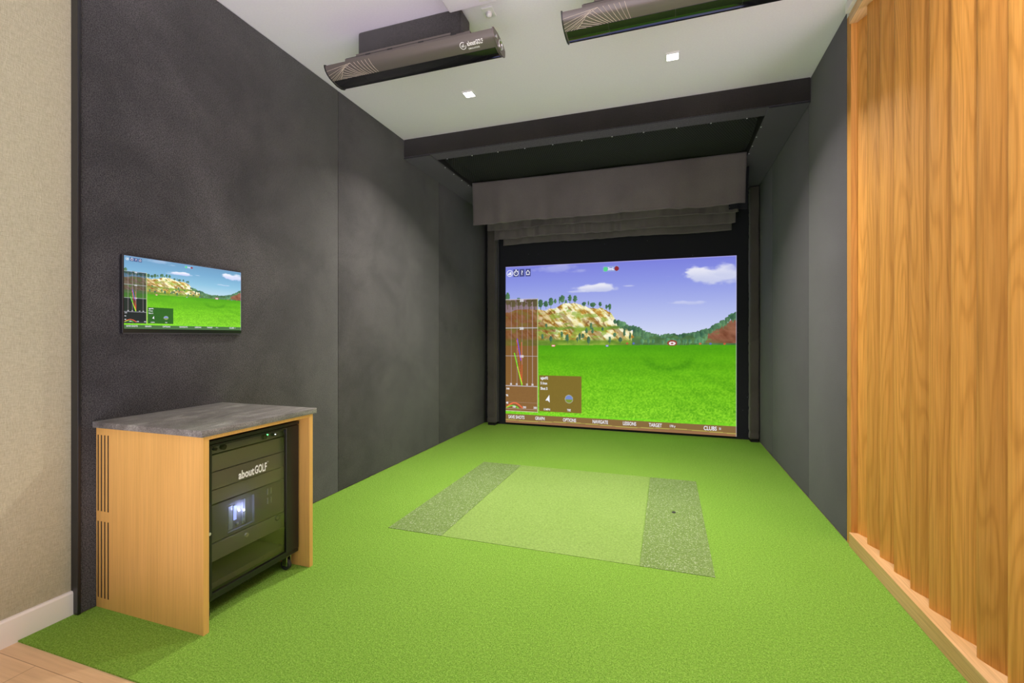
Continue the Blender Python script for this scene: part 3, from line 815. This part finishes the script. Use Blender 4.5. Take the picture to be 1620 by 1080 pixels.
MB().box(RX1 - .008, RX1 - .004, GY0, GY1, GZ0, GZ1).build('glass_pane', 'tinted_glass', dr)
MB().box(RX1, RX1 + .004, 1.424, 1.440, 0.365, 0.50, .002, 1).box(RX1 + .003, RX1 + .008, 1.427, 1.437, 0.475, 0.494, .001, 1).build('handle', 'rubber', dr)
MB().cyl((RX1 + .005, 1.432, 0.372), (1, 0, 0), .0065, .006).build('lock', 'lock_metal', dr)
mk = MB()
text_fit(mk, 'about', 0.083, 0.038, lambda x, y: Vector((RX1 - .0025, 1.578 + x, 0.556 + y)), 0.0016)
text_fit(mk, 'GOLF', 0.068, 0.040, lambda x, y: Vector((RX1 - .0025, 1.664 + x, 0.556 + y)), 0.0016)
text_into(mk, 'TM', 0.008, lambda x, y: Vector((RX1 - .0025, 1.734 + x, 0.596 + y)), 0.8, 0.0)
tag(mk.build('lettering', 'letter_white', dr), 'white aboutGOLF lettering')
def castor(x, y):
    b2 = MB().box(x - .022, x + .022, y - .020, y + .020, RZ0 - .006, RZ0).box(x - .018, x + .014, y - .014, y - .011, .022, RZ0 - .006, .001, 1).box(x - .018, x + .014, y + .011, y + .014, .022, RZ0 - .006, .001, 1)
    k = b2.build('castor', 'chrome', rack)
    MB().cyl((x - .004, y, .0265), (0, 1, 0), .0262, .018, 24).build('wheel', 'rubber', k)
for x in (RX0 + .05, RX1 - .035):
    for y in (RY0 + .04, RY1 - .045): castor(x, y)

# contents of the rack
FX = RX1 - .045
pc = thing('power_conditioner', (FX - .1, 1.65, 0.69), 'slim black power unit with knobs and green light, topmost in the rack', 'rack unit')
MB().box(FX - .20, FX, 1.432, 1.884, 0.690, 0.736, .001, 1).build('body', 'drawer_grey', pc)
for y in (1.49, 1.53, 1.75, 1.80):
    MB().cyl((FX + .008, y, 0.712), (1, 0, 0), .012 if y in (1.53, 1.75) else .007, .016).build('knob', 'rubber', pc)
MB().cyl((FX + .001, 1.775, 0.716), (1, 0, 0), .0035, .004).build('green_light', 'led_green', pc)
MB().cyl((FX + .001, 1.823, 0.708), (1, 0, 0), .002, .003).build('small_light', 'led_white', pc)
bp = []
for k, (z0, z1) in enumerate(((0.612, 0.684), (0.534, 0.608), (0.472, 0.530))):
    MB().box(FX - .012, FX, 1.432, 1.884, z0, z1, .0015, 1).build('blanking_panel', 'panel_olive', rack)
cp = thing('computer', (FX - .15, 1.65, 0.305), 'dark rack computer with glowing blue lights behind the glass door', 'computer')
MB().box(FX - .30, FX - .014, 1.432, 1.884, 0.305, 0.466).box(FX - .014, FX, 1.432, 1.56, 0.305, 0.466).box(FX - .014, FX, 1.70, 1.884, 0.305, 0.466).box(FX - .014, FX, 1.56, 1.70, 0.448, 0.466).box(FX - .014, FX, 1.56, 1.70, 0.305, 0.318).build('case', 'rack_dark', cp)
MB().box(FX - .014, FX - .010, 1.572, 1.592, 0.325, 0.43).box(FX - .012, FX - .006, 1.640, 1.645, 0.33, 0.44).box(FX - .012, FX - .006, 1.652, 1.657, 0.33, 0.44).build('front_grille', 'hook_metal', cp)
MB().ball((FX - .006, 1.622, 0.398), .0045).ball((FX - .006, 1.648, 0.390), .0045).build('white_light', 'led_white', cp)
MB().box(FX - .012, FX - .009, 1.598, 1.612, 0.36, 0.425).build('blue_light', 'led_blue', cp)
MB().box(FX - .011, FX - .007, 1.638, 1.652, 0.340, 0.352).box(FX - .011, FX - .007, 1.612, 1.622, 0.335, 0.345).build('indicator', 'hook_metal', cp)
gl_ = bpy.data.lights.new('computer_glow', 'POINT'); gl_.energy = 0.35; gl_.color = (0.35, 0.40, 1.0); gl_.shadow_soft_size = 0.006
go = bpy.data.objects.new('computer_glow', gl_); go.location = (FX + .010, 1.63, 0.405); C.objects.link(go)
bh = MB()
for y in (1.775, 1.795):
    for z in (0.375, 0.42): bh.box(FX, FX + .004, y, y + .003, z, z + .03)
bh.build('handle', 'hook_metal', cp)
dw = MB().box(FX - .25, FX, 1.432, 1.884, 0.222, 0.299, .002, 1).build('drawer', 'drawer_grey', rack)
MB().cyl((FX + .003, 1.655, 0.272), (1, 0, 0), .009, .008).build('lock', 'lock_metal', dw)
MB().torus((FX + .004, 1.835, 0.285), (1, 0, 0), .012, .003, 16, 6).build('latch', 'chrome', dw)
MB().box(FX - .42, FX - .01, 1.432, 1.884, 0.120, 0.126).box(FX - .016, FX - .01, 1.432, 1.884, 0.100, 0.120).build('shelf', 'drawer_grey', rack)

# ------------------------------------------------------------------ oak slat screen on the right
sl = thing('slat_screen', (1.06, 2.2, 0), 'tall oak screen of angled vertical slats on the right', 'screen')
Y1S = 3.128
MB().box(1.0, 1.15, Y1S, 3.188, 0.0, 3.058, .001, 1).build('end_post', 'slat_oak', sl)
rb = MB().box(0.99, 1.19, 1.0, Y1S - .001, 0.0, 0.078, .0015, 1).build('bottom_rail', 'rail_oak', sl)
MB().box(0.99, 1.19, 1.0, Y1S - .001, 2.99, 3.046, .0015, 1).build('top_rail', 'rail_oak', sl)
def blade(yc):
    # lens-shaped blade, leading edge towards the room and the dark wall
    lead = Vector((1.030, yc)); dirv = Vector((0.52, -0.855)).normalized(); nrm = Vector((-dirv.y, dirv.x)) * -1
    Lb, t = 0.185, 0.030
    prof = []
    n = 14
    for i in range(n + 1):
        s = 0.5 - 0.5 * math.cos(math.pi * i / n); prof.append((s, +t / 2 * (4 * s * (1 - s)) ** 0.55))
    for i in range(n - 1, 0, -1):
        s = 0.5 - 0.5 * math.cos(math.pi * i / n); prof.append((s, -t / 2 * (4 * s * (1 - s)) ** 0.55))
    pts = [lead + dirv * (s * Lb) + nrm * w for s, w in prof]
    o = MB().prism([(p.x, p.y) for p in pts], 'z', 0.0785, 2.9895).build('slat', 'slat_oak', sl)
    return smooth_by_angle(o, 50)
k = 0
for i in range(13):
    blade(3.143 - 0.1556 * i - (0.0 if i else 0))

# ------------------------------------------------------------------ ceiling fittings
for i, (x, y, w) in enumerate(LAMPS):
    lab = ['square recessed downlight in the ceiling near the left wall', 'square recessed downlight in the middle of the ceiling, right of the other'][i] if i < 2 else None
    if i > 1: continue
    d = thing('downlight', (x, y, CEIL), lab, 'downlight', 'recessed ceiling downlights')
    fr_ = MB()
    for a, b2, c_, e in ((-.044, .044, -.044, -.037), (-.044, .044, .037, .044), (-.044, -.037, -.037, .037), (.037, .044, -.037, .037)): fr_.box(x + a, x + b2, y + c_, y + e, CEIL - .008, CEIL)
    fr_.build('frame', 'white_plastic', d)
    MB().box(x - .037, x + .037, y - .037, y + .037, CEIL - .008, CEIL - .001).build('lens', 'lamp_lens', d)

sen = thing('ceiling_sensor', (-0.99, 2.52, CEIL), 'small white square sensor with round knob on the ceiling beside the left bar', 'sensor')
smooth_by_angle(MB().box(-1.022, -0.955, 2.480, 2.562, CEIL - .006, CEIL - .0002, .002, 1).build('plate', 'white_plastic', sen))
MB().ball((-0.987, 2.522, CEIL - .016), .018, 18).build('knob', 'white_plastic', sen, smooth=True)

pj = thing('ceiling_projector', (-1.0, 2.1, CEIL), 'white box hanging from the ceiling in front of the black padded block', 'projector')
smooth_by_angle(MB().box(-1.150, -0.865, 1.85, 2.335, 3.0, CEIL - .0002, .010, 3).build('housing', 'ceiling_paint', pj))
smooth_by_angle(MB().box(-0.955, -0.872, 2.20, 2.300, 2.994, 3.0, .002, 1).build('lens_cover', 'white_paint', pj))

# padded black block
smooth_by_angle(tag(MB().box(-1.832, -1.128, 2.432, 2.570, 2.922, CEIL - .0005, .014, 3).build('padded_block', 'carpet_block'),
    'black carpet-covered block on the ceiling that carries the left camera bar', 'block'), 40)
smooth_by_angle(tag(MB().box(-0.345, 0.337, 2.432, 2.570, 2.925, CEIL - .0005, .014, 3).build('padded_block', 'carpet_block'),
    'black carpet-covered block above the right camera bar, at the top edge of the photo', 'block'), 40)
# camera bars
PROF = [(2.300, 2.842), (2.303, 2.828), (2.312, 2.814), (2.326, 2.802), (2.346, 2.792), (2.372, 2.785), (2.41, 2.7785), (2.45, 2.780), (2.478, 2.789), (2.487, 2.800), (2.487, 2.825), (2.44, 2.845), (2.37, 2.852), (2.315, 2.848)]
def arc(t, off=0.0):
    """point on the brown face: t from 0 (top edge) to 1 (where the black window begins)"""
    pts = [Vector(p) for p in PROF[:6]]
    ls = [0]
    for a, b2 in zip(pts, pts[1:]): ls.append(ls[-1] + (b2 - a).length)
    s = t * ls[-1]
    for i in range(5):
        if s <= ls[i + 1] or i == 4:
            f = (s - ls[i]) / (ls[i + 1] - ls[i]); p = pts[i].lerp(pts[i + 1], f); d = (pts[i + 1] - pts[i]).normalized()
            return p + Vector((d.y, -d.x)) * off if True else p
def bar(x0, x1, label, logo):
    root = thing('camera_bar', ((x0 + x1) / 2, 2.40, 2.78), label, 'camera bar', 'brown sensor bars under the ceiling')
    smooth_by_angle(MB().prism(PROF, 'x', x0 + .004, x1 - .004).build('housing', 'bar_brown', root), 40)
    # black window along the underside, split in segments
    def win(a, b2):
        out = [PROF[i] for i in range(5, 9)]
        inn = [(y, z + .004) for y, z in out]
        off_ = [(y, z - .0022) for y, z in out]; off_[-1] = (out[-1][0] - .003, out[-1][1] - .0015)
        return MB().prism(off_ + inn[::-1], 'x', a, b2)
    n = 4
    for i in range(n):
        a = x0 + .012 + (x1 - x0 - .024) * (0, .20, .50, .78, 1)[i]; b2 = x0 + .012 + (x1 - x0 - .024) * (0, .20, .50, .78, 1)[i + 1]
        smooth_by_angle(win(a, b2 - .0015).build('window', 'gloss_black', root), 40)
    cy, cz = 2.395, 2.815
    def cap(a, b2, mat):
        pr = [(cy + (y - cy) * 1.06, cz + (z - cz) * 1.12) for y, z in PROF]
        return smooth_by_angle(MB().prism(pr, 'x', a, b2).build('end_cap', mat, root), 40)
    cap(x0 - .002, x0 + .004, 'bezel_black'); c2 = cap(x1 - .004, x1 + .002, 'bar_end')
    sc2 = MB()
    for y, z in ((2.345, 2.825), (2.44, 2.818), (2.39, 2.80)): sc2.cyl((x1 + .003, y, z), (1, 0, 0), .011, .004)
    sc2.torus((x1 + .003, 2.41, 2.815), (1, 0, 0), .024, .004)
    sc2.build('screw', 'chrome', c2)
    # row of small vents on the rear lower edge
    vt = MB()
    for q in range(26): vt.box(x0 + (x1 - x0) * (.62 + q * .012), x0 + (x1 - x0) * (.62 + q * .012) + .006, 2.4885, 2.490, 2.804, 2.812)
    vt.build('vent_row', 'hook_metal', root)
    # fan of pale lines
    def bp(s, t): p = arc(t, .0006); return Vector((x0 + s, p[0], p[1]))
    fan = MB()
    K = 1 / 1625.0
    topf = lambda u: 122 - .25 * (u - 50)
    botf = lambda u: 265 - .222 * (u - 85)
    def st(u, v):
        t = (v - topf(u)) / (botf(u) - topf(u))
        return ((u - 50 - 40 * max(0, t)) * K, min(max(t, 0.02), .985))
    Lf = [((70, 165), (350, 70)), ((75, 205), (322, 80)), ((78, 238), (300, 95)), ((84, 262), (285, 110)), ((115, 264), (268, 125)), ((150, 259), (255, 150)), ((175, 253), (240, 180)), ((195, 246), (225, 200)),
          ((350, 70), (500, 171)), ((392, 58), (522, 166)), ((435, 47), (551, 160)), ((478, 37), (580, 153)), ((520, 27), (611, 146)), ((562, 15), (636, 140)), ((310, 92), (478, 178)), ((290, 108), (455, 184)), ((270, 132), (430, 190)), ((252, 158), (405, 196)), ((237, 184), (380, 202)), ((225, 208), (325, 218)), ((205, 228), (275, 229)),
          ((350, 70), (268, 125)), ((268, 125), (225, 195)), ((225, 195), (200, 244))]
    for a, b2 in Lf:
        (s0, t0), (s1, t1) = st(*a), st(*b2)
        fan.tube([bp(s0 + (s1 - s0) * q / 6, t0 + (t1 - t0) * q / 6) for q in range(7)], .0009, 4)
    tag(fan.build('line_pattern', 'line_cream', root), 'fan of thin cream lines')
    if logo:
        AL = 0.105
        def wrap(xc, tc): return lambda x, y: (lambda p: Vector((xc + x, p[0], p[1])))(arc(tc - y / AL, .0008))
        lg = MB()
        text_fit(lg, 'about', .050, .026, wrap(-1.040, .60), .0012)
        text_fit(lg, 'GOLF', .042, .026, wrap(-0.988, .60), .0012)
        text_fit(lg, 'SIMULATORS', .066, .010, wrap(-1.040, .80), .0003)
        w_ = wrap(-1.066, .54)
        text_into(lg, 'aG', .020, w_, .7, .0008, 'CENTER')
        n = 30
        for i in range(n - 4):
            a, b2 = 2*math.pi*i/n + .9, 2*math.pi*(i+1)/n + .9
            lg.bm.faces.new([lg.bm.verts.new(w_(rr*math.cos(e), rr*math.sin(e) * 1.15)) for rr, e in ((.0150, a), (.0182, a), (.0182, b2), (.0150, b2))])
        tag(lg.build('lettering', 'letter_white', root), 'white aboutGOLF SIMULATORS lettering with a round mark')
    # hanging bracket: two thin folded plates
    pl = MB().box(x0 + .092, x1 - .165, 2.372, 2.376, 2.842, 2.908).box(x0 + .092, x1 - .165, 2.376, 2.43, 2.904, 2.908)
    pl.build('bracket', 'brown_bracket', root)
    pl = MB().box(x0 + .15, x1 - .30, 2.402, 2.406, 2.885, 2.943)
    pl.box(x0 + .15, x1 - .30, 2.406, 2.50, 2.905, 2.921)
    pl.build('upper_bracket', 'brown_bracket', root)
    MB().box(x0 + .10, x1 - .20, 2.3705, 2.3718, 2.9065, 2.9085).build('seam', 'rubber', root)
    for q in (.22, .36, .55, .74): MB().box(x0 + (x1 - x0) * q, x0 + (x1 - x0) * q + .035, 2.3700, 2.3718, 2.9035, 2.9105).build('slot', 'rubber', root)
    for q in (.22, .36, .55, .74): MB().box(x0 + (x1 - x0) * q, x0 + (x1 - x0) * q + .03, 2.376, 2.384, 2.860, 2.9035).build('spacer', 'rubber', root)
    return root
bar(-1.972, -0.878, 'brown curved camera bar with white lettering, hanging below the black block', True)
bar(-0.507, 0.587, 'brown curved camera bar without lettering, right of the lettered one', False)
